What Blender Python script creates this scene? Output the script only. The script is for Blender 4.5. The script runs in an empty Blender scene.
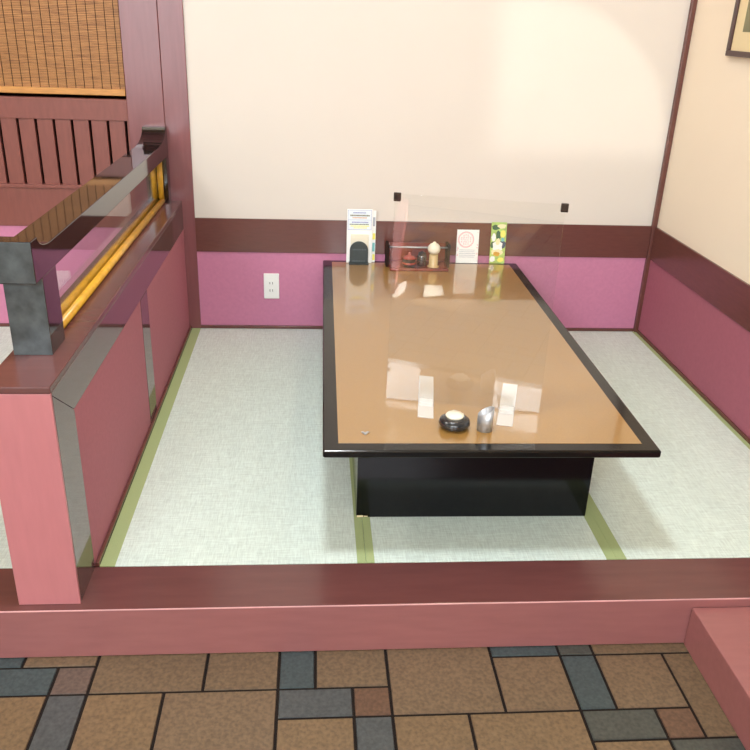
import bpy, bmesh, math, random
from mathutils import Vector, Matrix
random.seed(7)
sc = bpy.context.scene
COL = sc.collection

# ------------------------------------------------------------------ helpers
def lin(c):
    return tuple(((v/255)/12.92 if v/255 <= .04045 else ((v/255+.055)/1.055)**2.4) for v in c)

def mat(name, rgb, rough=.5, spec=.5, ior=1.5, coat=0, coat_rough=.03, metal=0, bump=None, vary=None, stretch=(1,1,1), emit=None):
    m = bpy.data.materials.new(name); m.use_nodes = True
    nt = m.node_tree; b = nt.nodes['Principled BSDF']
    c = lin(rgb)
    b.inputs['Base Color'].default_value = (*c, 1)
    b.inputs['Roughness'].default_value = rough
    b.inputs['Specular IOR Level'].default_value = spec
    b.inputs['IOR'].default_value = ior
    b.inputs['Metallic'].default_value = metal
    b.inputs['Coat Weight'].default_value = coat
    b.inputs['Coat Roughness'].default_value = coat_rough
    tc = nt.nodes.new('ShaderNodeTexCoord'); mp = nt.nodes.new('ShaderNodeMapping')
    mp.inputs['Scale'].default_value = stretch
    nt.links.new(tc.outputs['Object'], mp.inputs['Vector'])
    if vary:
        sc_, amt = vary
        n = nt.nodes.new('ShaderNodeTexNoise'); n.inputs['Scale'].default_value = sc_; n.inputs['Detail'].default_value = 5
        nt.links.new(mp.outputs['Vector'], n.inputs['Vector'])
        mr = nt.nodes.new('ShaderNodeMapRange')
        mr.inputs['From Min'].default_value = .3; mr.inputs['From Max'].default_value = .7
        mr.inputs['To Min'].default_value = 1-amt; mr.inputs['To Max'].default_value = 1+amt
        nt.links.new(n.outputs['Fac'], mr.inputs['Value'])
        mx = nt.nodes.new('ShaderNodeVectorMath'); mx.operation = 'SCALE'
        mx.inputs[0].default_value = c
        nt.links.new(mr.outputs['Result'], mx.inputs['Scale'])
        nt.links.new(mx.outputs['Vector'], b.inputs['Base Color'])
    if bump:
        sc_, st, dist = bump
        n = nt.nodes.new('ShaderNodeTexNoise'); n.inputs['Scale'].default_value = sc_; n.inputs['Detail'].default_value = 4
        nt.links.new(mp.outputs['Vector'], n.inputs['Vector'])
        bp = nt.nodes.new('ShaderNodeBump'); bp.inputs['Strength'].default_value = st; bp.inputs['Distance'].default_value = dist
        nt.links.new(n.outputs['Fac'], bp.inputs['Height'])
        nt.links.new(bp.outputs['Normal'], b.inputs['Normal'])
        if coat: nt.links.new(bp.outputs['Normal'], b.inputs['Coat Normal'])
    return m

def clear_mat(name, tint=(1,1,1), ior=1.5):
    m = bpy.data.materials.new(name); m.use_nodes = True
    nt = m.node_tree; nt.nodes.clear()
    out = nt.nodes.new('ShaderNodeOutputMaterial'); mix = nt.nodes.new('ShaderNodeMixShader')
    tr = nt.nodes.new('ShaderNodeBsdfTransparent'); tr.inputs['Color'].default_value = (*tint, 1)
    gl = nt.nodes.new('ShaderNodeBsdfGlossy'); gl.inputs['Roughness'].default_value = .005
    fr = nt.nodes.new('ShaderNodeFresnel'); geo = nt.nodes.new('ShaderNodeNewGeometry')
    mr = nt.nodes.new('ShaderNodeMapRange')
    mr.inputs['To Min'].default_value = ior; mr.inputs['To Max'].default_value = 1/ior
    nt.links.new(geo.outputs['Backfacing'], mr.inputs['Value'])
    nt.links.new(mr.outputs['Result'], fr.inputs['IOR'])
    nt.links.new(fr.outputs['Fac'], mix.inputs['Fac'])
    nt.links.new(tr.outputs['BSDF'], mix.inputs[1]); nt.links.new(gl.outputs['BSDF'], mix.inputs[2])
    nt.links.new(mix.outputs['Shader'], out.inputs['Surface'])
    return m

def B(bm, x0, x1, y0, y1, z0, z1, bevel=0, seg=2, mi=0):
    tmp = bmesh.new()
    vs = [tmp.verts.new((x, y, z)) for x in (x0, x1) for y in (y0, y1) for z in (z0, z1)]
    for f in ((0,1,3,2),(4,6,7,5),(0,4,5,1),(2,3,7,6),(0,2,6,4),(1,5,7,3)):
        tmp.faces.new([vs[i] for i in f])
    bmesh.ops.recalc_face_normals(tmp, faces=tmp.faces)
    if bevel: bmesh.ops.bevel(tmp, geom=list(tmp.edges), offset=bevel, segments=seg, profile=.5, affect='EDGES')
    merge(bm, tmp, mi)

def merge(bm, tmp, mi=0, M=None):
    mp = {}
    for v in tmp.verts: mp[v] = bm.verts.new(M @ v.co if M else v.co)
    for f in tmp.faces:
        try:
            g = bm.faces.new([mp[v] for v in f.verts]); g.material_index = mi; g.smooth = f.smooth
        except ValueError: pass
    tmp.free()

def lathe(bm, prof, cx=0, cy=0, seg=32, mi=0, smooth=True):
    rings = []
    for r, z in prof:
        if r < 1e-6: rings.append([bm.verts.new((cx, cy, z))])
        else: rings.append([bm.verts.new((cx+r*math.cos(2*math.pi*k/seg), cy+r*math.sin(2*math.pi*k/seg), z)) for k in range(seg)])
    for a, b in zip(rings, rings[1:]):
        for k in range(seg):
            k2 = (k+1) % seg
            if len(a) == 1 and len(b) == 1: continue
            if len(a) == 1: f = bm.faces.new([a[0], b[k2], b[k]])
            elif len(b) == 1: f = bm.faces.new([a[k], a[k2], b[0]])
            else: f = bm.faces.new([a[k], a[k2], b[k2], b[k]])
            f.smooth = smooth; f.material_index = mi

def tube(bm, p, q, r, seg=12, mi=0, caps=True):
    p, q = Vector(p), Vector(q); d = (q-p).normalized()
    a = d.orthogonal().normalized(); b = d.cross(a)
    R0 = [bm.verts.new(p + r*(math.cos(t)*a+math.sin(t)*b)) for t in [2*math.pi*k/seg for k in range(seg)]]
    R1 = [bm.verts.new(q + r*(math.cos(t)*a+math.sin(t)*b)) for t in [2*math.pi*k/seg for k in range(seg)]]
    for k in range(seg):
        f = bm.faces.new([R0[k], R0[(k+1)%seg], R1[(k+1)%seg], R1[k]]); f.smooth = True; f.material_index = mi
    if caps:
        bm.faces.new(R0[::-1]).material_index = mi; bm.faces.new(R1).material_index = mi

def prism_x(bm, poly, x0, x1, bevel=0, mi=0, smooth=False):
    """poly: list of (y,z), extruded in x"""
    tmp = bmesh.new()
    a = [tmp.verts.new((x0, y, z)) for y, z in poly]; b = [tmp.verts.new((x1, y, z)) for y, z in poly]
    tmp.faces.new(a); tmp.faces.new(b[::-1])
    n = len(poly)
    for i in range(n): tmp.faces.new([a[i], b[i], b[(i+1)%n], a[(i+1)%n]])
    bmesh.ops.recalc_face_normals(tmp, faces=tmp.faces)
    if bevel:
        es = [e for e in tmp.edges if abs(e.verts[0].co.x-e.verts[1].co.x) < 1e-6]
        bmesh.ops.bevel(tmp, geom=es, offset=bevel, segments=2, profile=.5, affect='EDGES')
    merge(bm, tmp, mi)

def prism_z(bm, poly, z0, z1, bevel=0, seg=3, mi=0):
    tmp = bmesh.new()
    a = [tmp.verts.new((x, y, z0)) for x, y in poly]; b = [tmp.verts.new((x, y, z1)) for x, y in poly]
    tmp.faces.new(a); tmp.faces.new(b[::-1]); n = len(poly)
    for i in range(n): tmp.faces.new([a[i], b[i], b[(i+1)%n], a[(i+1)%n]])
    bmesh.ops.recalc_face_normals(tmp, faces=tmp.faces)
    if bevel: bmesh.ops.bevel(tmp, geom=list(tmp.edges), offset=bevel, segments=seg, profile=.5, affect='EDGES')
    merge(bm, tmp, mi)

def thing(name, label, cat, loc, rz=0, group=None):
    o = bpy.data.objects.new(name, None); COL.objects.link(o); o.empty_display_size = .05
    o.location = loc; o.rotation_euler = (0, 0, rz)
    o['label'] = label; o['category'] = cat
    if group: o['group'] = group
    return o

def obj(name, bm, mats, parent=None, local=False, label=None):
    """vertices in world coordinates unless local"""
    if parent is not None and not local:
        off = parent.location.copy(); p = parent.parent
        while p is not None: off += p.location; p = p.parent
        for v in bm.verts: v.co -= off
    me = bpy.data.meshes.new(name); bm.to_mesh(me); bm.free()
    if not isinstance(mats, (list, tuple)): mats = [mats]
    for m in mats: me.materials.append(m)
    o = bpy.data.objects.new(name, me); COL.objects.link(o)
    if parent is not None: o.parent = parent
    if label: o['label'] = label
    return o

def struct(name, bm, mats):
    o = obj(name, bm, mats); o['kind'] = 'structure'; return o
def single(name, bm, mats, label, cat, group=None):
    o = obj(name, bm, mats)
    c = sum((v.co for v in o.data.vertices), Vector())/len(o.data.vertices)
    c.z = min(v.co.z for v in o.data.vertices)
    for v in o.data.vertices: v.co -= c
    o.location = c
    o['label'] = label; o['category'] = cat
    if group: o['group'] = group
    return o
NB = bmesh.new

# ------------------------------------------------------------------ materials
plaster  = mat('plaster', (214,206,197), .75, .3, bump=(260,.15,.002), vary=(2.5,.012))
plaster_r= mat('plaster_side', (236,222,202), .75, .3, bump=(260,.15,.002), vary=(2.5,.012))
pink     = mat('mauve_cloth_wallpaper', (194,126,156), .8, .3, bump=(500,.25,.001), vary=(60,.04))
pink_r   = mat('mauve_cloth_wallpaper_shaded', (162,94,110), .8, .3, bump=(500,.25,.001), vary=(60,.04))  # same wallpaper; the right wall's dimmer, warmer light is put into the colour
panelred = mat('rose_panel_paper', (174,108,120), .75, .3, bump=(500,.25,.001), vary=(80,.04))
band     = mat('dark_brown_lacquer', (100,60,54), .22, .6, bump=(30,.06,.002), vary=(20,.06), stretch=(1,1,6))
gloss    = mat('glossy_brown_lacquer', (86,54,52), .06, .8, ior=1.75, bump=(12,.02,.002), vary=(20,.05))
pillarm  = mat('pillar_lacquer', (126,78,80), .2, .6, bump=(25,.05,.002), vary=(10,.06), stretch=(6,6,.6))
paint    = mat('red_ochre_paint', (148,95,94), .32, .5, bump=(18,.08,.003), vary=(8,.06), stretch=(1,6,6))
paint_lit = mat('red_ochre_paint_daylit', (184,116,120), .32, .5, bump=(18,.08,.003), vary=(8,.04), stretch=(6,6,1))  # beam paint again, with the daylight on the end board put into colour
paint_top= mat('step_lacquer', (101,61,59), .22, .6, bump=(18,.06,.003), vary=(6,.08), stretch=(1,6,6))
slatm    = mat('slat_paint', (126,72,64), .4, .5, vary=(14,.08), stretch=(5,1,1))
black    = mat('black_lacquer', (24,16,17), .06, .7, ior=1.6, coat=.2, bump=(8,.03,.003))
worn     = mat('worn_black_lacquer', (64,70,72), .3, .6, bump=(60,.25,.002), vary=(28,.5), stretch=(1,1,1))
tborder  = mat('table_edge_lacquer', (15,13,13), .14, .42, coat=0, coat_rough=.08)
ttop     = mat('caramel_grained_board', (154,116,60), .3, .5, coat=1, coat_rough=.04, vary=(420,.09), stretch=(1,1,1))
bamboo   = mat('gold_bamboo', (214,160,48), .3, .6, vary=(30,.2), stretch=(1,1,1))
green    = mat('green_border_cloth', (162,178,128), .8, .2, bump=(700,.3,.001), vary=(300,.06))
barwood  = mat('blind_bar_wood', (192,136,72), .4, vary=(30,.12), stretch=(1,6,6))
grout    = mat('dark_grout', (30,24,22), .9, .2)
white    = mat('white_plastic', (238,240,236), .35, .5)
paper    = mat('white_paper', (240,242,240), .6, .3)
ivory    = mat('ivory_ceramic', (232,226,206), .35, .5)
darkhole = mat('dark_slot', (18,16,16), .8, .2)
charcoal = mat('charcoal_plastic', (46,54,54), .4, .5, vary=(60,.15))
redwood  = mat('red_brown_lacquer_wood', (116,42,30), .2, .6, coat=.4)
potred   = mat('vermilion_lacquer', (150,50,34), .2, .6, coat=.4)
stone    = mat('black_glazed_ceramic', (34,36,40), .22, .6, coat=.5, vary=(200,.5), bump=(120,.3,.002))
steel    = mat('brushed_steel', (190,194,200), .42, .5, metal=.75, bump=(200,.05,.001))
basem    = mat('black_base_lacquer', (9,9,12), .12, .35, bump=(8,.03,.003))
txt_blue = mat('ink_blue', (120,124,190), .6); txt_dark = mat('ink_olive', (104,104,70), .6)
txt_org  = mat('ink_orange', (214,150,90), .6); txt_yel = mat('ink_yellow', (240,232,110), .6)
txt_pink = mat('ink_pink', (222,110,130), .6); txt_grey = mat('ink_grey', (170,176,188), .6)
leaf     = mat('ink_green', (176,204,110), .5, vary=(60,.25)); leafd = mat('ink_dark_green', (50,92,60), .5)
navy     = mat('ink_navy', (44,74,100), .5); cream = mat('ink_cream', (238,226,180), .5); teal = mat('ink_teal', (120,190,190), .5)
framem   = mat('dark_brown_moulding', (70,44,40), .35, .5)
matboard = mat('cream_mat_board', (226,208,168), .8, .2)
picture  = mat('grey_green_picture', (128,124,96), .6, .3, vary=(12,.12))
ceilm    = mat('ceiling_board', (214,196,170), .8, .2)
darkwood = mat('dark_recess', (40,24,20), .8, .2)
acrylic  = clear_mat('clear_acrylic', (.985,.99,.985), 1.49)
glass    = clear_mat('clear_glass', (.97,.98,.975), 1.52)
frost    = mat('clear_foot_acrylic', (250,248,244), .15, .5)
fb = frost.node_tree.nodes['Principled BSDF']; fb.inputs['Transmission Weight'].default_value = .0; fb.inputs['Alpha'].default_value = .42

ttop.node_tree.nodes['Principled BSDF'].inputs['Coat IOR'].default_value = 1.72
def tatami_mat():
    m = bpy.data.materials.new('woven_rush'); m.use_nodes = True; nt = m.node_tree; b = nt.nodes['Principled BSDF']
    N = nt.nodes.new; L = nt.links.new
    tc = N('ShaderNodeTexCoord')
    def noise(scale, st, det=3):
        mp = N('ShaderNodeMapping'); mp.inputs['Scale'].default_value = st; L(tc.outputs['Object'], mp.inputs['Vector'])
        n = N('ShaderNodeTexNoise'); n.inputs['Scale'].default_value = scale; n.inputs['Detail'].default_value = det
        L(mp.outputs['Vector'], n.inputs['Vector']); return n
    a = noise(30, (1, 14, 1)); c = noise(30, (14, 1, 1)); d = noise(3, (1,1,1), 2)
    m1 = N('ShaderNodeMath'); m1.operation = 'ADD'; L(a.outputs['Fac'], m1.inputs[0]); L(c.outputs['Fac'], m1.inputs[1])
    cr = N('ShaderNodeValToRGB'); cr.color_ramp.elements[0].position = .36; cr.color_ramp.elements[1].position = .64
    m2 = N('ShaderNodeMath'); m2.operation = 'MULTIPLY'; m2.inputs[1].default_value = .5; L(m1.outputs[0], m2.inputs[0])
    L(m2.outputs[0], cr.inputs['Fac'])
    cr.color_ramp.elements[0].color = (*lin((192,207,199)), 1); cr.color_ramp.elements[1].color = (*lin((222,238,230)), 1)
    L(cr.outputs['Color'], b.inputs['Base Color'])
    b.inputs['Roughness'].default_value = .55; b.inputs['Specular IOR Level'].default_value = .4
    w = N('ShaderNodeTexWave'); w.inputs['Scale'].default_value = 90; w.bands_direction = 'Y'; L(tc.outputs['Object'], w.inputs['Vector'])
    bp = N('ShaderNodeBump'); bp.inputs['Strength'].default_value = .2; bp.inputs['Distance'].default_value = .001
    L(w.outputs['Fac'], bp.inputs['Height']); L(bp.outputs['Normal'], b.inputs['Normal'])
    return m
rush = tatami_mat()

def blind_mat():
    m = bpy.data.materials.new('bamboo_reed'); m.use_nodes = True; nt = m.node_tree; b = nt.nodes['Principled BSDF']
    N = nt.nodes.new; L = nt.links.new; tc = N('ShaderNodeTexCoord')
    mp = N('ShaderNodeMapping'); mp.inputs['Scale'].default_value = (9, 9, 260); L(tc.outputs['Object'], mp.inputs['Vector'])
    n = N('ShaderNodeTexNoise'); n.inputs['Scale'].default_value = 1.6; n.inputs['Detail'].default_value = 4; L(mp.outputs['Vector'], n.inputs['Vector'])
    cr = N('ShaderNodeValToRGB'); e = cr.color_ramp.elements
    e[0].position = .25; e[0].color = (*lin((118,74,36)), 1); e[1].position = .72; e[1].color = (*lin((188,132,74)), 1)
    L(n.outputs['Fac'], cr.inputs['Fac']); L(cr.outputs['Color'], b.inputs['Base Color'])
    b.inputs['Roughness'].default_value = .5
    return m
reed = blind_mat()

def tile_mat():
    m = bpy.data.materials.new('slate_tile'); m.use_nodes = True; nt = m.node_tree; b = nt.nodes['Principled BSDF']
    N = nt.nodes.new; L = nt.links.new; tc = N('ShaderNodeTexCoord')
    at = N('ShaderNodeAttribute'); at.attribute_name = 'tile_colour'
    n = N('ShaderNodeTexNoise'); n.inputs['Scale'].default_value = 110; n.inputs['Detail'].default_value = 6; L(tc.outputs['Object'], n.inputs['Vector'])
    mr = N('ShaderNodeMapRange'); mr.inputs['From Min'].default_value = .3; mr.inputs['From Max'].default_value = .7
    mr.inputs['To Min'].default_value = .72; mr.inputs['To Max'].default_value = 1.28; L(n.outputs['Fac'], mr.inputs['Value'])
    s = N('ShaderNodeVectorMath'); s.operation = 'SCALE'; L(at.outputs['Color'], s.inputs[0]); L(mr.outputs['Result'], s.inputs['Scale'])
    L(s.outputs['Vector'], b.inputs['Base Color']); b.inputs['Roughness'].default_value = .42
    bp = N('ShaderNodeBump'); bp.inputs['Strength'].default_value = .5; bp.inputs['Distance'].default_value = .002
    L(n.outputs['Fac'], bp.inputs['Height']); L(bp.outputs['Normal'], b.inputs['Normal'])
    return m
tilem = tile_mat()

# ------------------------------------------------------------------ dimensions (metres; tatami surface is z=0)
W = 2.141; FZ = -.148; YS = -1.958; YT = -1.787; XR = 4.0; XL = -3.0; YR = -6.2; CZ = 3.0
H1, H2 = .365, .516

# ------------------------------------------------------------------ floor of mixed tiles
def tiles():
    u = .0907; ox = .036; oy = -1.991; g = .0032
    taken = set(); rects = []
    BR = [(104,86,66),(108,88,64),(101,84,64),(106,89,71)]; BL = [(58,70,72),(68,72,73),(65,68,63)]; DB = [(94,70,54),(90,76,68)]
    def put(i0, i1, j0, j1, c):
        rects.append((i0, i1, j0, j1, c))
        for i in range(i0, i1):
            for j in range(j0, j1): taken.add((i, j))
    # j grows towards the camera; j=0 is the row that dips under the step
    P = [(-4,-2,-1,1,BL[0]),(-2,0,-1,1,BR[0]),(-3,-1,1,2,BL[0]),(-1,0,1,2,DB[1]),(0,3,0,2,BR[2]),(3,5,0,2,BR[2]),(-4,-1,2,4,BR[1]),(-1,0,2,4,BL[1]),
         (0,2,2,4,BR[1]),(2,5,2,4,BR[0]),(5,6,0,2,BL[0]),(6,8,0,2,BR[2]),(5,7,2,3,BL[1]),(7,8,2,3,DB[0]),(5,7,3,5,BR[1]),(7,8,3,5,BL[1]),
         (8,11,0,3,BR[0]),(8,10,3,5,BR[1]),(10,13,3,6,BR[1]),(11,13,0,1,BL[0]),(13,14,0,1,BL[2]),(14,17,0,1,BR[2]),(11,13,1,3,BR[0]),(13,14,1,3,BL[0]),
         (14,16,1,3,BR[0]),(16,17,1,4,BR[2]),(13,15,3,4,BL[2]),(15,16,3,4,DB[0]),(13,15,4,6,BR[1]),(15,17,4,5,BL[2])]
    for p in P: put(*p)
    rnd = random.Random(3)
    I0, I1, J1 = int((XL-ox)/u)-1, int((XR-ox)/u)+1, int((oy-YR)/u)+1
    for j in range(0, J1):
        for i in range(I0, I1):
            if (i, j) in taken: continue
            opts = [(3,2),(2,2),(2,1),(1,2),(1,1),(3,3)]; rnd.shuffle(opts); opts.append((1,1))
            for w, h in opts:
                cells = [(a, b) for a in range(i, i+w) for b in range(j, j+h)]
                if all(c not in taken for c in cells) and i+w <= I1 and j+h <= J1:
                    c = rnd.choice(BR) if w*h >= 4 else rnd.choice(BL+DB[:1])
                    put(i, i+w, j, j+h, c); break
    bm = NB(); lay = bm.loops.layers.float_color.new('tile_colour')
    for i0, i1, j0, j1, c in rects:
        x0, x1 = max(XL, ox+i0*u+g), min(XR, ox+i1*u-g); y1, y0 = oy+.0905-j0*.0905-g, max(YR, oy+.0905-j1*.0905+g)
        if x1-x0 < .01 or y1-y0 < .01: continue
        c = lin(c); z = FZ
        t = [(x0,y0),(x1,y0),(x1,y1),(x0,y1)]; e = .0015
        top = [bm.verts.new((x+(e if k in (0,3) else -e), y+(e if k in (0,1) else -e), z)) for k,(x,y) in enumerate(t)]
        bot = [bm.verts.new((x, y, z-.004)) for x, y in t]
        fs = [bm.faces.new(top)] + [bm.faces.new([bot[k], bot[(k+1)%4], top[(k+1)%4], top[k]]) for k in range(4)]
        for f in fs:
            for l in f.loops: l[lay] = (*c, 1)
    v = [bm.verts.new(p) for p in ((XL,YR,FZ-.003),(XR,YR,FZ-.003),(XR,YS+.1,FZ-.003),(XL,YS+.1,FZ-.003))]
    f = bm.faces.new(v); f.material_index = 1
    v = [bm.verts.new(p) for p in ((XL,YR,FZ-.08),(XR,YR,FZ-.08),(XR,.4,FZ-.08),(XL,.4,FZ-.08))]
    f = bm.faces.new(v); f.material_index = 1
    struct('floor', bm, [tilem, grout])
tiles()

# raised platform body under the mats
bm = NB(); B(bm, XL, XR, YT+.001, .02, FZ-.07, -.016); struct('floor_platform', bm, darkwood)

# ------------------------------------------------------------------ walls
bm = NB(); B(bm, .05, W+.012, 0, .1, -.1, CZ); struct('wall_back', bm, plaster)
bm = NB(); B(bm, W, W+.1, -1.787, .1, -.1, CZ); struct('wall_right', bm, plaster_r)
bm = NB(); B(bm, .05, W-.012, -.004, 0, .012, H1+.002); struct('wall_back_dado', bm, pink)
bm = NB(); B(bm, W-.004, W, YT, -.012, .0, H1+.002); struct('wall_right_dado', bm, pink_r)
bm = NB(); B(bm, .05, W-.012, -.010, 0, H1, H2, .0015); struct('trim_1', bm, band)
bm = NB(); B(bm, W-.010, W, YT, -.012, H1, H2, .0015); struct('trim_2', bm, band)
bm = NB(); B(bm, W-.022, W, -.022, 0, 0, CZ, .003); struct('trim_3', bm, band)
bm = NB(); B(bm, .05, W-.022, -.012, 0, 0, .014, .001); struct('baseboard_back', bm, band)
bm = NB(); B(bm, W-.012, W, YT, -.022, 0, .014, .001); struct('baseboard_right', bm, band)
# rest of the dining room behind the viewpoint
bm = NB(); B(bm, XL-.1, XR+.1, YR-.1, .5, CZ, CZ+.1); struct('ceiling', bm, ceilm)
bm = NB(); B(bm, XL-.1, XL, YR, .5, -.25, CZ); struct('wall_left', bm, plaster_r)
bm = NB(); B(bm, XR, XR+.1, YR, YT, -.25, 1.45); B(bm, XR, XR+.1, YR, YT, 2.2, CZ); B(bm, XR, XR+.1, -3.66, YT, 1.45, 2.2); B(bm, XR, XR+.1, YR, -6.0, 1.45, 2.2); B(bm, W+.1, XR, YT, YT+.1, -.25, CZ); struct('wall_far_right', bm, plaster_r)
WINS = [(-1.95, -.50, .35, 2.90), (.10, 1.65, .35, 2.90)]
bm = NB()
xs = [XL] + [v for w in WINS for v in w[:2]] + [XR]
for a, b in ((xs[0], xs[1]), (xs[2], xs[3]), (xs[4], xs[5])): B(bm, a, b, YR-.1, YR, -.25, CZ)
for w in WINS:
    B(bm, w[0], w[1], YR-.1, YR, -.25, w[2]); B(bm, w[0], w[1], YR-.1, YR, w[3], CZ)
struct('wall_front', bm, plaster_r)
for k, w in enumerate(WINS):
    e = bpy.data.objects.new('window_%d' % (k+1), None); COL.objects.link(e); e.location = (w[0], YR, w[2]); e['kind'] = 'structure'
    bm = NB(); t = .05
    B(bm, w[0], w[0]+t, YR-.08, YR+.01, w[2], w[3]); B(bm, w[1]-t, w[1], YR-.08, YR+.01, w[2], w[3])
    B(bm, w[0]+t, w[1]-t, YR-.08, YR+.01, w[2], w[2]+t); B(bm, w[0]+t, w[1]-t, YR-.08, YR+.01, w[3]-t, w[3])
    xm = (w[0]+w[1])/2; B(bm, xm-.02, xm+.02, YR-.07, YR, w[2]+t, w[3]-t)
    obj('window_frame', bm, band, e)
    bm = NB(); B(bm, w[0]+t, w[1]-t, YR-.046, YR-.040, w[2]+t, w[3]-t); obj('window_pane', bm, glass, e)
bm = NB()
prism_z(bm, [(-.07,-3.76),(-.005,-3.76),(-.60,-5.7),(-.68,-5.7)], FZ, .0); struct('trim_4', bm, paint)
bm = NB(); prism_z(bm, [(-.045,-3.95),(-.03,-4.05),(.03,-3.84),(.02,-3.70),(.0,-3.70)], FZ, FZ+.006); struct('sun_patch_slab_a', bm, white)  # added white slab, stands in for a sun patch mirrored in the screen
bm = NB(); prism_z(bm, [(.10,-4.01),(.20,-4.04),(.26,-3.89),(.16,-3.80)], FZ, FZ+.006); struct('sun_patch_slab_b', bm, white)  # second added slab, another bright patch for the screen's reflection
bm = NB(); B(bm, XR+.04, XR+.046, -6.0, -3.66, 1.45, 2.2); e = bpy.data.objects.new('window_3', None); COL.objects.link(e); e.location = (XR, -4.8, 1.45); e['kind'] = 'structure'  # unseen side opening, added and sized to let sun onto kerb and slabs
obj('window_pane', bm, glass, e)

# recess beyond the screen of the neighbouring bay
bm = NB(); B(bm, XL, .05, .35, .45, -.1, CZ); B(bm, .0, .05, .02, .35, -.1, CZ); struct('wall_recess', bm, darkwood)
bm = NB(); B(bm, XL, -.2, -.004, .02, .0, .467); struct('wall_neighbour_dado', bm, pink)
bm = NB(); B(bm, XL, -.2, -.010, .02, .467, .640, .0015); B(bm, XL, -.2, -.018, .02, .634, .650, .003); struct('trim_5', bm, slatm)
bm = NB(); B(bm, XL, -.2, -.012, -.004, 0, .014); struct('baseboard_left', bm, band)

# slatted screen
t = thing('slatted_screen', 'red-brown slatted wooden screen panel below the bamboo blind, beyond the low partition', 'screen', (-1.0, 0, .65))
bm = NB(); B(bm, -2.4, -.2, -.012, .022, .918, 1.003, .002); obj('top_rail', bm, slatm, t)
x = -.213-.0055; k = 0
while x > -1.2:
    x1 = x-.0075 if k else x
    bm = NB(); B(bm, x-.0733+.011, x, -.006, .014, .648, .920, .0015); obj('slat', bm, slatm, t)
    x -= .0733; k += 1
bm = NB(); B(bm, -.2075, -.2, -.006, .014, .648, .920, .0015); obj('slat', bm, slatm, t)
bm = NB(); B(bm, -2.4, -1.25, -.006, .014, .648, .920); obj('board', bm, slatm, t)

# bamboo blind
t = thing('bamboo_blind', 'woven brown bamboo blind with dark vertical threads, top left above the slatted screen', 'blind', (-.9, .03, 1.012))
bm = NB(); N = 200
h0, h1 = 1.040, 2.3
for i in range(N):
    z0 = h0 + (h1-h0)*i/N; z1 = h0 + (h1-h0)*(i+.86)/N
    B(bm, -1.7, -.205, .004, .008, z0, z1)
obj('reed_sheet', bm, reed, t)
bm = NB(); x = -.225
while x > -1.7: tube(bm, (x, .003, h0), (x, .003, h1), .0011, 6); x -= .0355
obj('thread', bm, darkwood, t)
bm = NB(); B(bm, -1.7, -.205, -.002, .012, 1.016, 1.042, .003); obj('bottom_bar', bm, barwood, t)
bm = NB(); B(bm, -1.7, -.205, -.002, .03, 2.3, 2.34, .003); obj('head_rail', bm, barwood, t)

# pillar between the bays
t = thing('wooden_pillar', 'tall mauve-brown lacquered pillar of two boards at the end of the low partition', 'pillar', (-.075, 0, 0))
bm = NB(); B(bm, -.2, -.0505, -.014, .05, 0, CZ, .002); obj('pillar_board', bm, pillarm, t)
bm = NB(); B(bm, -.0495, .0505, -.012, .05, 0, CZ, .002); obj('pillar_board', bm, pillarm, t)

# ------------------------------------------------------------------ tatami
def mat_thing(x0, x1, bl, br, label):
    t = thing('tatami_mat', label, 'tatami mat', ((x0+x1)/2, -.9, -.016), group=None)
    bm = NB(); B(bm, x0+.0005, x1-.0005, YT+.002, -.013, -.016, 0, .001); obj('woven_surface', bm, rush, t)
    for a, b in ((x0, x0+bl), (x1-br, x1)):
        if b-a > .001:
            bm = NB(); B(bm, a+.0006, b, YT+.0015, -.013, -.0155, .0005, .0003); obj('cloth_border', bm, green, t)
mat_thing(.010, .7165, .040, .024, 'pale green-grey tatami mat between the low partition and the low table')
mat_thing(.7165, 1.4145, .024, .029, 'pale tatami mat with green borders running underneath the low table')
mat_thing(1.4145, W-.012, .029, .018, 'pale tatami mat right of the table along the pink wall')
mat_thing(-1.2, -.149, .02, .02, 'tatami mat of the neighbouring bay glimpsed left of the low partition')

# ------------------------------------------------------------------ platform edge beam and shoe step
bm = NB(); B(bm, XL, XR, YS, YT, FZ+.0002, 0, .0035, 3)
o = single('platform_edge_beam', bm, [paint, paint_top, mat('worn_edge_highlight', (196,146,146), .4, vary=(40,.15), stretch=(.2,1,1))], 'long red-brown painted beam edging the raised tatami floor above the tiles', 'step')
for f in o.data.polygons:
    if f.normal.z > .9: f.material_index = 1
    elif f.normal.z > .2 and f.normal.y < -.2: f.material_index = 2  # worn nosing, its pale highlight line put into the colour
bm = NB(); B(bm, 1.56, 2.6, -2.95, YS-.002, FZ+.0002, -.026, .003, 3)
single('shoe_step', bm, paint, 'lower red-brown box step at the bottom right corner in front of the beam', 'step')

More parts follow.
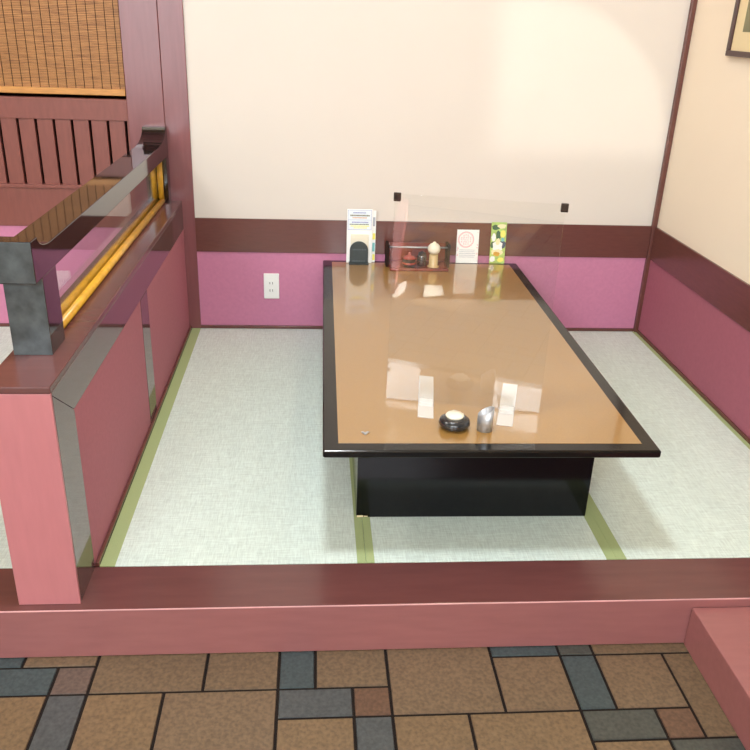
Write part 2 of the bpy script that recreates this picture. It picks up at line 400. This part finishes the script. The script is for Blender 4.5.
# ------------------------------------------------------------------ low partition
PW = .148; PF = -1.935; PB = -.0145; HP = .592
t = thing('low_partition', 'low rose-pink partition wall with lacquered frame on the left of the tatami bay', 'partition', (-PW/2, (PF+PB)/2, 0))
bm = NB(); B(bm, -PW, 0, PF, PF+.008, .0005, HP-.0175, .001); obj('end_board', bm, paint_lit, t, label='red-painted end board facing the aisle, lightened as if daylit')
for s, nm in ((1, ''), (-1, '')):
    xo = 0 if s == 1 else -PW
    xi = -.022 if s == 1 else -PW+.022
    lo, hi = min(xo, xi), max(xo, xi)
    bm = NB(); prism_x(bm, [(PF+.0085, .0005), (-1.7905, .0005), (-1.7905, .4655), (PF+.0085, .566)], lo, hi, .0008); obj('stile', bm, gloss, t)
    bm = NB(); prism_x(bm, [(PF+.0085, .568), (-1.7905, .4675), (PB, .4675), (PB, HP-.0175), (PF+.0085, HP-.0175)], lo, hi, .0008); obj('top_rail', bm, gloss, t)
    bm = NB(); B(bm, lo, hi, -.985, -.872, .0005, .466, .0008); obj('stile', bm, gloss, t)
    pl, ph = (xo-.010, xo-.0012) if s == 1 else (xo+.0012, xo+.010)
    bm = NB(); B(bm, pl, ph, -1.79, -.9855, .0005, .467); obj('panel', bm, panelred, t, label='rose-pink cloth-textured inset panel')
    bm = NB(); B(bm, pl, ph, -.8715, PB, .0005, .467); obj('panel', bm, panelred, t, label='rose-pink cloth-textured inset panel')
bm = NB(); B(bm, -PW+.023, -.023, PF+.009, PB, .0005, HP-.018); obj('core', bm, darkwood, t)
bm = NB(); B(bm, -PW, 0, PF, PB, HP-.017, HP, .0025, 3); obj('top_board', bm, paint_top, t)
bm = NB(); B(bm, .0005, .0095, YT, PB, 0, .012, .001); obj('skirting', bm, band, t)

# ------------------------------------------------------------------ handrail with glass
t = thing('glazed_handrail', 'black lacquered handrail with glass pane and bamboo strips on top of the low partition', 'handrail', (-.09, -.9, HP))
def arc(y0, z0, y1, z1, up):
    # concave quarter curve between two points
    pts = []
    for k in range(1, 9):
        a = k/9*math.pi/2
        if up: pts.append((y0+(y1-y0)*math.sin(a), z0+(z1-z0)*(1-math.cos(a))))
        else:  pts.append((y0+(y1-y0)*(1-math.cos(a)), z0+(z1-z0)*math.sin(a)))
    return pts
zt = .846; zb = .784
poly = [(-1.80, zb-.002), (-1.80, .878), (-1.755, .878)] + arc(-1.755, .878, -1.66, zt, False) + [(-1.66, zt), (-.225, zt)] + arc(-.225, zt, -.05, .902, True) + [(-.05, .902), (-.0145, .902), (-.0145, zb)]
bm = NB(); prism_x(bm, poly, -.140, -.044, .002); obj('rail', bm, [black], t)
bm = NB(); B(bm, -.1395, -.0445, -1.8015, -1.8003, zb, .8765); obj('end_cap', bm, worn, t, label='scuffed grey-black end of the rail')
bm = NB(); B(bm, -.134, -.0445, -1.754, -1.650, HP, zb-.0005, .0015); obj('post', bm, black, t)
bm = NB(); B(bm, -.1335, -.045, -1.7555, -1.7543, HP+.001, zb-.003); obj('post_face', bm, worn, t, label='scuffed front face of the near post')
bm = NB(); B(bm, -.134, -.0445, -.075, -.0145, HP, zb-.0005, .0015); obj('post', bm, black, t)
bm = NB(); B(bm, -.0885, -.0845, -1.649, -.076, HP, zb-.0005); obj('glass_pane', bm, glass, t)
for x in (-.1005, -.0725):
    bm = NB(); tube(bm, (x, -1.649, HP+.0118), (x, -.076, HP+.0118), .0117, 16); obj('bamboo_strip', bm, bamboo, t)
    bm = NB(); tube(bm, (x, -.0885, HP+.024), (x, -.0885, zb-.001), .0117, 16); obj('bamboo_upright', bm, bamboo, t)

# ------------------------------------------------------------------ low table
TW, TL, TZ = .892, 1.7558, .3341; TR = math.radians(-.5329)
tab = thing('low_table', 'long low table with caramel top, black rim and black box base on the tatami', 'table', (.6135, -.008, 0.0), TR)
# local frame: u = +x, v = -y from the far-left corner
bm = NB(); tk = .022; bw = .0405
def frame_piece(pts): prism_z(bm, pts, TZ-tk, TZ)
prism_z(bm, [(0,0),(TW,0),(TW,-TL),(0,-TL)], TZ-tk, TZ-.004, .006, 3)
obj('rim', bm, tborder, tab, local=True, label='black lacquered table rim')
rim = tab.children[0]
bm = NB()
tmp = bmesh.new()
o4 = [(0,0),(TW,0),(TW,-TL),(0,-TL)]; i4 = [(bw,-bw*.75),(TW-bw,-bw*.75),(TW-bw,-TL+bw),(bw,-TL+bw)]
def rr(p, d): return p
bm2 = bmesh.new()
B(bm2, 0, TW, -TL, 0, TZ-tk, TZ, .006, 4)
for v in bm2.verts: v.co.y = v.co.y
me = rim.data; bm2.to_mesh(me); bm2.free()
for p in me.polygons: p.use_smooth = False
tmp.free(); bm.free()
bm = NB(); B(bm, bw, TW-bw, -TL+bw, -bw*.75, TZ-.01, TZ+.0008); obj('top_panel', bm, ttop, tab, local=True, label='glossy caramel-coloured table surface')
bm = NB(); B(bm, .1009, .1009+.6903, -1.5621, -.20, .0008, TZ-tk-.0003, .002); obj('box_base', bm, basem, tab, local=True)
bm = NB(); B(bm, .1021, .1216, -1.5633, -1.5622, .002, .0075); B(bm, .1236, .1346, -1.5633, -1.5622, .003, .006)
obj('chipped_edge', bm, matboard, tab, local=True, label='bare wood chip at the foot of the base')
TT = TZ + .0012

# ------------------------------------------------------------------ acrylic screen
ax, ay, bx, by = .784, -1.461, 1.213, -1.557
ang = math.atan2(by-ay, bx-ax); L_ = math.hypot(bx-ax, by-ay); HT = .932-TT
scr = thing('acrylic_screen', 'clear acrylic divider screen with black corner clips standing across the table', 'screen', (ax, ay, TT), ang)
bm = NB(); B(bm, 0, L_, -.0015, .0015, .0045, HT, .0003, 1); obj('acrylic_sheet', bm, acrylic, scr, local=True)
for cx_ in (-.003, L_-.012):
    bm = NB(); B(bm, cx_, cx_+.019, -.006, -.0016, HT-.019, HT+.003, .002); B(bm, cx_, cx_+.019, .0016, .006, HT-.019, HT+.003, .002)
    B(bm, cx_, cx_+.019, -.0015, .0015, HT+.0002, HT+.003); obj('corner_clip', bm, black, scr, local=True)
for fx, sk in ((.094, -.085), (.326, .06)):
    bm = NB()
    tmpb = bmesh.new()
    B(bm, fx, fx+.045, -.098, .182, 0, .005, .0018)
    B(bm, fx+.003, fx+.042, -.030, -.0018, .004, .016, .001); B(bm, fx+.003, fx+.042, .0018, .030, .004, .016, .001)
    tmpb.free()
    for v in bm.verts: v.co.x += sk*v.co.y
    obj('foot', bm, frost, scr, local=True)

# ------------------------------------------------------------------ small things on the table
# menu holder / sign
t = thing('sign_holder', 'white printed notice with a dark arched pocket at the back left of the table', 'sign', (.775, -.05, TT))
bm = NB(); B(bm, .718, .832, -.050, -.044, TT, .577, .001); obj('notice_board', bm, paper, t)
bm = NB(); B(bm, .722, .826, -.0508, -.0500, .486, .574)
obj('printed_notice', bm, mat('pale_notice', (226,236,242), .5), t)
bm = NB()
rows = [(.562,.004,.745,.800,0),(.550,.006,.732,.818,1),(.540,.004,.742,.806,2),(.520,.004,.740,.812,0),(.5105,.004,.730,.814,1),(.503,.005,.734,.816,3),(.495,.004,.748,.806,3)]
rnd = random.Random(5)
for z, h, x0, x1, mi in rows:
    x = x0
    while x < x1:
        w_ = rnd.uniform(.003, .006); B(bm, x, min(x+w_, x1), -.0514, -.0509, z-h/2, z+h/2, mi=mi); x += w_+.0012
for z in (.4865, .5735): B(bm, .722, .826, -.0513, -.0509, z-.0006, z+.0006, mi=0)
B(bm, .722, .826, -.0513, -.0509, .5302, .5310, mi=0)
for x in (.7222, .8252): B(bm, x, x+.001, -.0513, -.0509, .4875, .573, mi=0)
obj('printed_text', bm, [txt_blue, txt_dark, txt_org, txt_yel], t)
bm = NB(); B(bm, .736, .815, -.0630, -.0515, TT+.012, .468, .002); obj('card_stack', bm, ivory, t, label='stack of cream slips in the pocket')
bm = NB(); pts = [(.732, TT+.004), (.814, TT+.004)] + [(.773+.041*math.cos(a), .398+.040*math.sin(a)) for a in [math.pi*k/20 for k in range(21)]]
tmpb = bmesh.new(); fr_ = [tmpb.verts.new((x, -.072, z)) for x, z in pts]; bk = [tmpb.verts.new((x, -.0635, z)) for x, z in pts]
tmpb.faces.new(fr_); tmpb.faces.new(bk[::-1])
for i in range(len(pts)): tmpb.faces.new([fr_[i], bk[i], bk[(i+1)%len(pts)], fr_[(i+1)%len(pts)]])
bmesh.ops.recalc_face_normals(tmpb, faces=tmpb.faces); merge(bm, tmpb)
B(bm, .729, .817, -.085, -.0505, TT, TT+.0055, .001)
rnd = random.Random(8)
obj('arched_pocket', bm, charcoal, t)
bm = NB()
for z in (.402, .350):
    x = .745
    while x < .80: w_ = rnd.uniform(.003,.007); B(bm, x, x+w_, -.0726, -.0721, z-.003, z+.003); x += w_+.002
obj('pale_lettering', bm, mat('grey_lettering', (84,92,94), .5), t)

t = thing('colour_leaflet', 'narrow yellow and blue printed leaflet tucked behind the white notice', 'leaflet', (.84, -.034, TT))
bm = NB(); B(bm, .800, .8475, -.036, -.0345, TT, .570, .0003); obj('sheet', bm, paper, t)
bm = NB()
for (x0, x1, z0, z1, mi) in ((.834,.846,.44,.468,0),(.834,.845,.385,.425,1),(.836,.846,.345,.372,2),(.834,.844,.50,.54,3)): B(bm, x0, x1, -.0367, -.0361, z0, z1, mi=mi)
obj('printed_picture', bm, [txt_yel, teal, txt_yel, txt_grey], t)

# condiment tray
t = thing('condiment_tray', 'dark red lacquered wooden condiment tray with side uprights against the back wall', 'tray', (1.035, -.10, TT))
bm = NB(); B(bm, .9055, 1.1645, -.172, -.045, TT, TT+.012, .003); obj('tray_base', bm, redwood, t)
for x in (.893, 1.165):
    bm = NB(); B(bm, x, x+.012, -.112, -.040, TT, .437, .002); obj('side_upright', bm, darkwood, t)
bm = NB(); B(bm, .9055, 1.1645, -.046, -.040, TT+.0125, .430, .001); obj('back_board', bm, redwood, t)
bm = NB(); tube(bm, (.9055, -.100, .424), (1.1645, -.100, .424), .0035, 12); obj('cross_bar', bm, steel, t, label='thin shiny cross bar')
def pot(x, y, z, label):
    t = thing('condiment_pot', label, 'pot', (x, y, z))
    bm = NB(); lathe(bm, [(0,z),(.022,z),(.027,z+.008),(.029,z+.022),(.026,z+.036),(0,z+.036)], x, y); obj('bowl', bm, darkwood, t)
    bm = NB(); lathe(bm, [(.0292,z+.012),(.0302,z+.013),(.0302,z+.020),(.0292,z+.021)], x, y); obj('painted_band', bm, potred, t)
    bm = NB(); lathe(bm, [(0,z+.0365),(.031,z+.0365),(.031,z+.040),(.020,z+.048),(.006,z+.052),(.006,z+.062),(0,z+.064)], x, y); obj('lid', bm, potred, t)
pot(.992, -.135, TT+.0125, 'small round black and vermilion lidded pot on the condiment tray')
x, y, z = 1.050, -.120, TT+.0125
t = thing('sauce_bottle', 'small black lidded sauce container between the vermilion pot and the pick holder', 'container', (x, y, z))
bm = NB(); lathe(bm, [(0,z),(.019,z),(.021,z+.004),(.021,z+.044),(.017,z+.050),(0,z+.050)], x, y); obj('body', bm, black, t)
bm = NB(); lathe(bm, [(0,z+.0505),(.0175,z+.0505),(.0165,z+.058),(.005,z+.061),(.004,z+.066),(0,z+.067)], x, y); obj('lid', bm, darkwood, t)
z = TT+.0125; x, y = 1.100, -.135
t = thing('toothpick_holder', 'cylindrical holder full of pale picks with an ivory round lid on the tray', 'holder', (x, y, z))
bm = NB(); lathe(bm, [(0,z),(.026,z),(.026,z+.004),(.0195,z+.006),(.0195,z+.055),(.018,z+.056),(0,z+.056)], x, y); obj('cup', bm, mat('pale_amber_cup', (196,170,120), .25, coat=.3, vary=(90,.2), stretch=(3,3,.2)), t)
bm = NB(); lathe(bm, [(0,z+.0565),(.014,z+.058),(.024,z+.066),(.028,z+.078),(.026,z+.092),(.017,z+.102),(.008,z+.106),(.006,z+.111),(0,z+.113)], x, y); obj('lid', bm, ivory, t)

# cards leaning on the wall
def card(name, label, cat, x0, x1, z1, ybase, ytop, tint):
    t = thing(name, label, cat, ((x0+x1)/2, ybase, TT)); h = z1-TT
    t.rotation_euler = (-math.atan2(ytop-ybase, h), 0, 0)
    w = (x1-x0)/2
    bm = NB(); B(bm, -w, w, 0, .0012, 0, h); obj('card_sheet', bm, tint, t, local=True)
    return t, w, h
t, w, h = card('stamp_card', 'white card printed with a large pink round stamp leaning on the back wall', 'card', 1.219, 1.320, .487, -.030, -.013, paper)
bm = NB()
def ring(bm, cx, cz, r, th, mi, y=-.0004, seg=40):
    a = [bm.verts.new((cx+rr_*math.cos(2*math.pi*k/seg), y, cz+rr_*math.sin(2*math.pi*k/seg))) for rr_ in (r, r-th) for k in range(seg)]
    for k in range(seg): bm.faces.new([a[k], a[(k+1)%seg], a[seg+(k+1)%seg], a[seg+k]]).material_index = mi
ring(bm, -.008, .107, .036, .002, 0); ring(bm, -.008, .107, .032, .0012, 0)
rnd = random.Random(11)
for i_ in range(5):
    for j_ in range(5):
        if i_ in (0,4) and j_ in (0,4): continue
        for k in range(3):
            cx_ = -.008+(i_-2)*.0098+rnd.uniform(-.0025,.0025); cz_ = .107+(j_-2)*.0098+rnd.uniform(-.0025,.0025); q = rnd.uniform(.0015,.0035)
            if k % 2: B(bm, cx_-q, cx_+q, -.0006, -.0003, cz_-.0006, cz_+.0006)
            else: B(bm, cx_-.0006, cx_+.0006, -.0006, -.0003, cz_-q, cz_+q)
for z in (.060, .052, .044, .036, .028):
    x = -.036
    while x < .034: w_ = rnd.uniform(.003,.006); B(bm, x, x+w_, -.0006, -.0003, z-.0012, z+.0012, mi=1); x += w_+.0015
for k in range(14):
    a_, b_ = rnd.choice([(-.045,.0),(.044,.0)])[0], rnd.uniform(.01, .145); ring(bm, a_+rnd.uniform(-.002,.002), b_, rnd.uniform(.0015,.003), .001, 0, seg=8)
obj('printed_stamp', bm, [txt_pink, txt_grey], t, local=True)
t, w, h = card('dessert_card', 'tall narrow green photo card of a dessert leaning at the right back of the table', 'card', 1.374, 1.444, .523, -.030, -.013, leaf)
bm = NB()
def blob(bm, cx, cz, rx, rz, mi, y, seg=14, rough=.15, seed=1):
    r_ = random.Random(seed); c = bm.verts.new((cx, y, cz))
    a = []
    for k in range(seg):
        q = 1+r_.uniform(-rough, rough); a.append(bm.verts.new((max(-.0348, min(.0348, cx+q*rx*math.cos(2*math.pi*k/seg))), y, max(.001, min(h-.001, cz+q*rz*math.sin(2*math.pi*k/seg))))))
    for k in range(seg): bm.faces.new([c, a[(k+1)%seg], a[k]]).material_index = mi
for i, (cx_, cz_, rx, rz, mi) in enumerate([(-.015,.165,.018,.012,1),(.012,.170,.02,.01,4),(.0,.13,.012,.02,1),(-.022,.12,.01,.018,3),(.02,.135,.012,.02,0),(-.022,.085,.015,.014,1),(.018,.088,.018,.018,2),(.02,.11,.008,.01,5),
        (-.002,.078,.022,.030,3),(-.002,.052,.028,.014,4),(-.004,.044,.016,.010,6),(-.022,.02,.012,.014,3),(.016,.018,.014,.012,0),(-.002,.1,.01,.016,4)]):
    blob(bm, cx_, cz_, rx, rz, mi, -.0004-.00008*i, seed=i)
obj('printed_picture', bm, [txt_yel, leafd, navy, paper, cream, teal, bamboo], t, local=True)

# ash-tray like bowl with white top, and bill holder
x, y, z = .957, -1.634, TT
t = thing('dark_bowl', 'squat speckled black ceramic bowl with a folded white wipe near the table front', 'bowl', (x, y, z))
bm = NB(); lathe(bm, [(0,z),(.030,z),(.039,z+.005),(.0435,z+.014),(.040,z+.024),(.029,z+.030),(.023,z+.031),(.021,z+.027),(0,z+.025)], x, y, 40); obj('bowl_body', bm, stone, t)
bm = NB(); lathe(bm, [(0,z+.0255),(.0195,z+.0275),(.0255,z+.0335),(.024,z+.0375),(.010,z+.0395),(0,z+.039)], x, y+.002, 24)
for v in bm.verts:
    if v.co.z > z+.035: v.co.z += .0015*math.sin(v.co.x*300)*math.cos(v.co.y*260)
obj('white_wipe', bm, ivory, t, label='crumpled off-white wipe')
x, y = 1.038, -1.650
t = thing('bill_holder', 'slanted-top brushed metal cylinder bill holder beside the dark bowl', 'bill holder', (x, y, z))
bm = NB(); seg = 40; R1, R2 = .0215, .0195
def slz(px, py): return z+.056+ (px-x)*.55 - (py-y)*.10
O = []; 
for r in (R1, R2):
    lo = [bm.verts.new((x+r*math.cos(2*math.pi*k/seg), y+r*math.sin(2*math.pi*k/seg), z if r == R1 else z+.003)) for k in range(seg)]
    hi = [bm.verts.new((v.co.x, v.co.y, slz(v.co.x, v.co.y))) for v in lo]; O.append((lo, hi))
for k in range(seg):
    k2 = (k+1) % seg
    f = bm.faces.new([O[0][0][k], O[0][0][k2], O[0][1][k2], O[0][1][k]]); f.smooth = True
    f = bm.faces.new([O[1][0][k2], O[1][0][k], O[1][1][k], O[1][1][k2]]); f.smooth = True
    bm.faces.new([O[0][1][k], O[0][1][k2], O[1][1][k2], O[1][1][k]])
bm.faces.new(O[0][0][::-1]); bm.faces.new(O[1][0])
obj('slanted_tube', bm, steel, t)
# small clip
bm = NB(); x, y = .711, -1.672
tmpb = bmesh.new()
prism_z(bm, [(x-.011,y+.004),(x-.002,y-.008),(x+.003,y-.008),(x+.012,y+.004),(x+.006,y+.006),(x,y+.001),(x-.006,y+.006)], TT, TT+.004, .0008, 1)
tmpb.free()
single('metal_clip', bm, steel, 'tiny shiny clip lying at the front left of the table top', 'clip')

# ------------------------------------------------------------------ wall outlet
t = thing('wall_outlet', 'white double electrical outlet on the mauve dado of the back wall', 'outlet', (.379, -.004, .147))
bm = NB(); B(bm, .3445, .4145, -.0105, -.0042, .147, .267, .003, 3); obj('cover_plate', bm, white, t)
for zc in (.187, .222):
    bm = NB(); B(bm, .362, .397, -.0125, -.0107, zc-.012, zc+.012, .0008); s_ = obj('socket', bm, white, t)
    bm = NB()
    for x in (.3725, .3845): B(bm, x-.0012, x+.0012, -.0129, -.0126, zc-.005, zc+.006)
    obj('slot', bm, darkhole, s_)

# ------------------------------------------------------------------ picture on the right wall
t = thing('framed_picture', 'dark brown framed picture with cream mat high on the right wall', 'picture', (W, -.75, 1.262))
y1, y0, z0, z1 = -.392, -1.05, 1.262, 1.75; fw = .020
bm = NB(); B(bm, W-.022, W-.0005, y0, y1, z0, z0+fw, .003); B(bm, W-.022, W-.0005, y0, y1, z1-fw, z1, .003)
B(bm, W-.022, W-.0005, y1-fw, y1, z0+fw, z1-fw, .003); B(bm, W-.022, W-.0005, y0, y0+fw, z0+fw, z1-fw, .003); obj('frame', bm, framem, t)
bm = NB(); B(bm, W-.012, W-.002, y0+fw, y1-fw, z0+fw, z1-fw); obj('mat_board', bm, matboard, t)
bm = NB(); B(bm, W-.0135, W-.0122, y0+.09, y1-.085, z0+.085, z1-.085); obj('picture_sheet', bm, picture, t)

# ------------------------------------------------------------------ lights
def area(name, loc, rot, sx, sy, e, col):
    l = bpy.data.lights.new(name, 'AREA'); l.shape = 'RECTANGLE'; l.size = sx; l.size_y = sy; l.energy = e; l.color = col
    o = bpy.data.objects.new(name, l); COL.objects.link(o); o.location = loc; o.rotation_euler = rot; return o
for k, w in enumerate(WINS):
    area('window_daylight', ((w[0]+w[1])/2, YR+.03, 1.2), (math.radians(90), 0, 0), w[1]-w[0]-.1, 1.6, (34, 16)[k], (.88,.95,1))
    area('window_skylight', ((w[0]+w[1])/2, YR+.03, 2.53), (math.radians(90), 0, 0), w[1]-w[0]-.1, .52, (112, 84)[k], (.88,.95,1))
l = bpy.data.lights.new('sunlight', 'SUN'); l.energy = 90; l.angle = .01; l.color = (1,.95,.86)
o = bpy.data.objects.new('sunlight', l); COL.objects.link(o)
o.rotation_euler = Vector((-1, 0, -.45)).to_track_quat('-Z', 'Y').to_euler()
# unseen ceiling lamps; the strong cool one is added to brighten the tatami
for (x, y, e, lc) in ((1.45, -.9, 8, (1,.74,.5)), (.55, -2.0, 44, (.93,.97,1)), (-1.5, -1.6, 22, (1,.93,.84)), (2.6,-4.0,8,(1,.9,.8))):
    t = thing('ceiling_lamp', 'round ceiling lamp out of view above the room', 'lamp', (x, y, CZ-.04), group='ceiling lamps above the dining room')
    bm = NB(); lathe(bm, [(0,CZ-.04),(.16,CZ-.04),(.18,CZ-.02),(.18,CZ),(0,CZ)], x, y); obj('shade', bm, white, t)
    a = area('lamp_light', (x, y, CZ-.05), (0,0,0), .34, .34, e, lc); a.data.shape = 'DISK'
# added spot outside makes the back wall's light patch, clipped by the window frame
S = Vector((-.362, -9.0, .215))
l = bpy.data.lights.new('wall_patch_spot', 'SPOT'); l.energy = 850; l.color = (1,.97,.9); l.shadow_soft_size = .03
l.spot_size = math.radians(8.1); l.spot_blend = .09
o = bpy.data.objects.new('wall_patch_spot', l); COL.objects.link(o); o.location = S
o.rotation_euler = (Vector((1.47, 0, .80))-S).to_track_quat('-Z', 'Y').to_euler()

w = bpy.data.worlds.new('world'); sc.world = w; w.use_nodes = True
nt = w.node_tree; bg = nt.nodes['Background']; sky = nt.nodes.new('ShaderNodeTexSky')
sky.sky_type = 'HOSEK_WILKIE'; sky.sun_direction = (-.1,-.75,.6); sky.turbidity = 3
nt.links.new(sky.outputs['Color'], bg.inputs['Color']); bg.inputs['Strength'].default_value = 1.5

# ------------------------------------------------------------------ camera
pi_, ya, ro = (math.radians(v) for v in (-24.0186, 4.7813, 2.1526))
f = Vector((math.sin(ya)*math.cos(pi_), math.cos(ya)*math.cos(pi_), math.sin(pi_)))
r = f.cross(Vector((0,0,1))).normalized(); u = r.cross(f)
r2 = r*math.cos(ro)+u*math.sin(ro); u2 = -r*math.sin(ro)+u*math.cos(ro)
cam = bpy.data.cameras.new('camera'); co = bpy.data.objects.new('camera', cam); COL.objects.link(co)
cam.sensor_width = 36; cam.lens = 805.4/750*36; cam.clip_start = .05
M = Matrix((( r2.x, u2.x, -f.x, .5729), (r2.y, u2.y, -f.y, -3.5683), (r2.z, u2.z, -f.z, 1.3544), (0,0,0,1)))
co.matrix_world = M
sc.camera = co
sc.view_settings.view_transform = 'Standard'; sc.view_settings.look = 'None'
sc.view_settings.exposure = .0; sc.view_settings.gamma = 1; sc.view_settings.use_curve_mapping = False
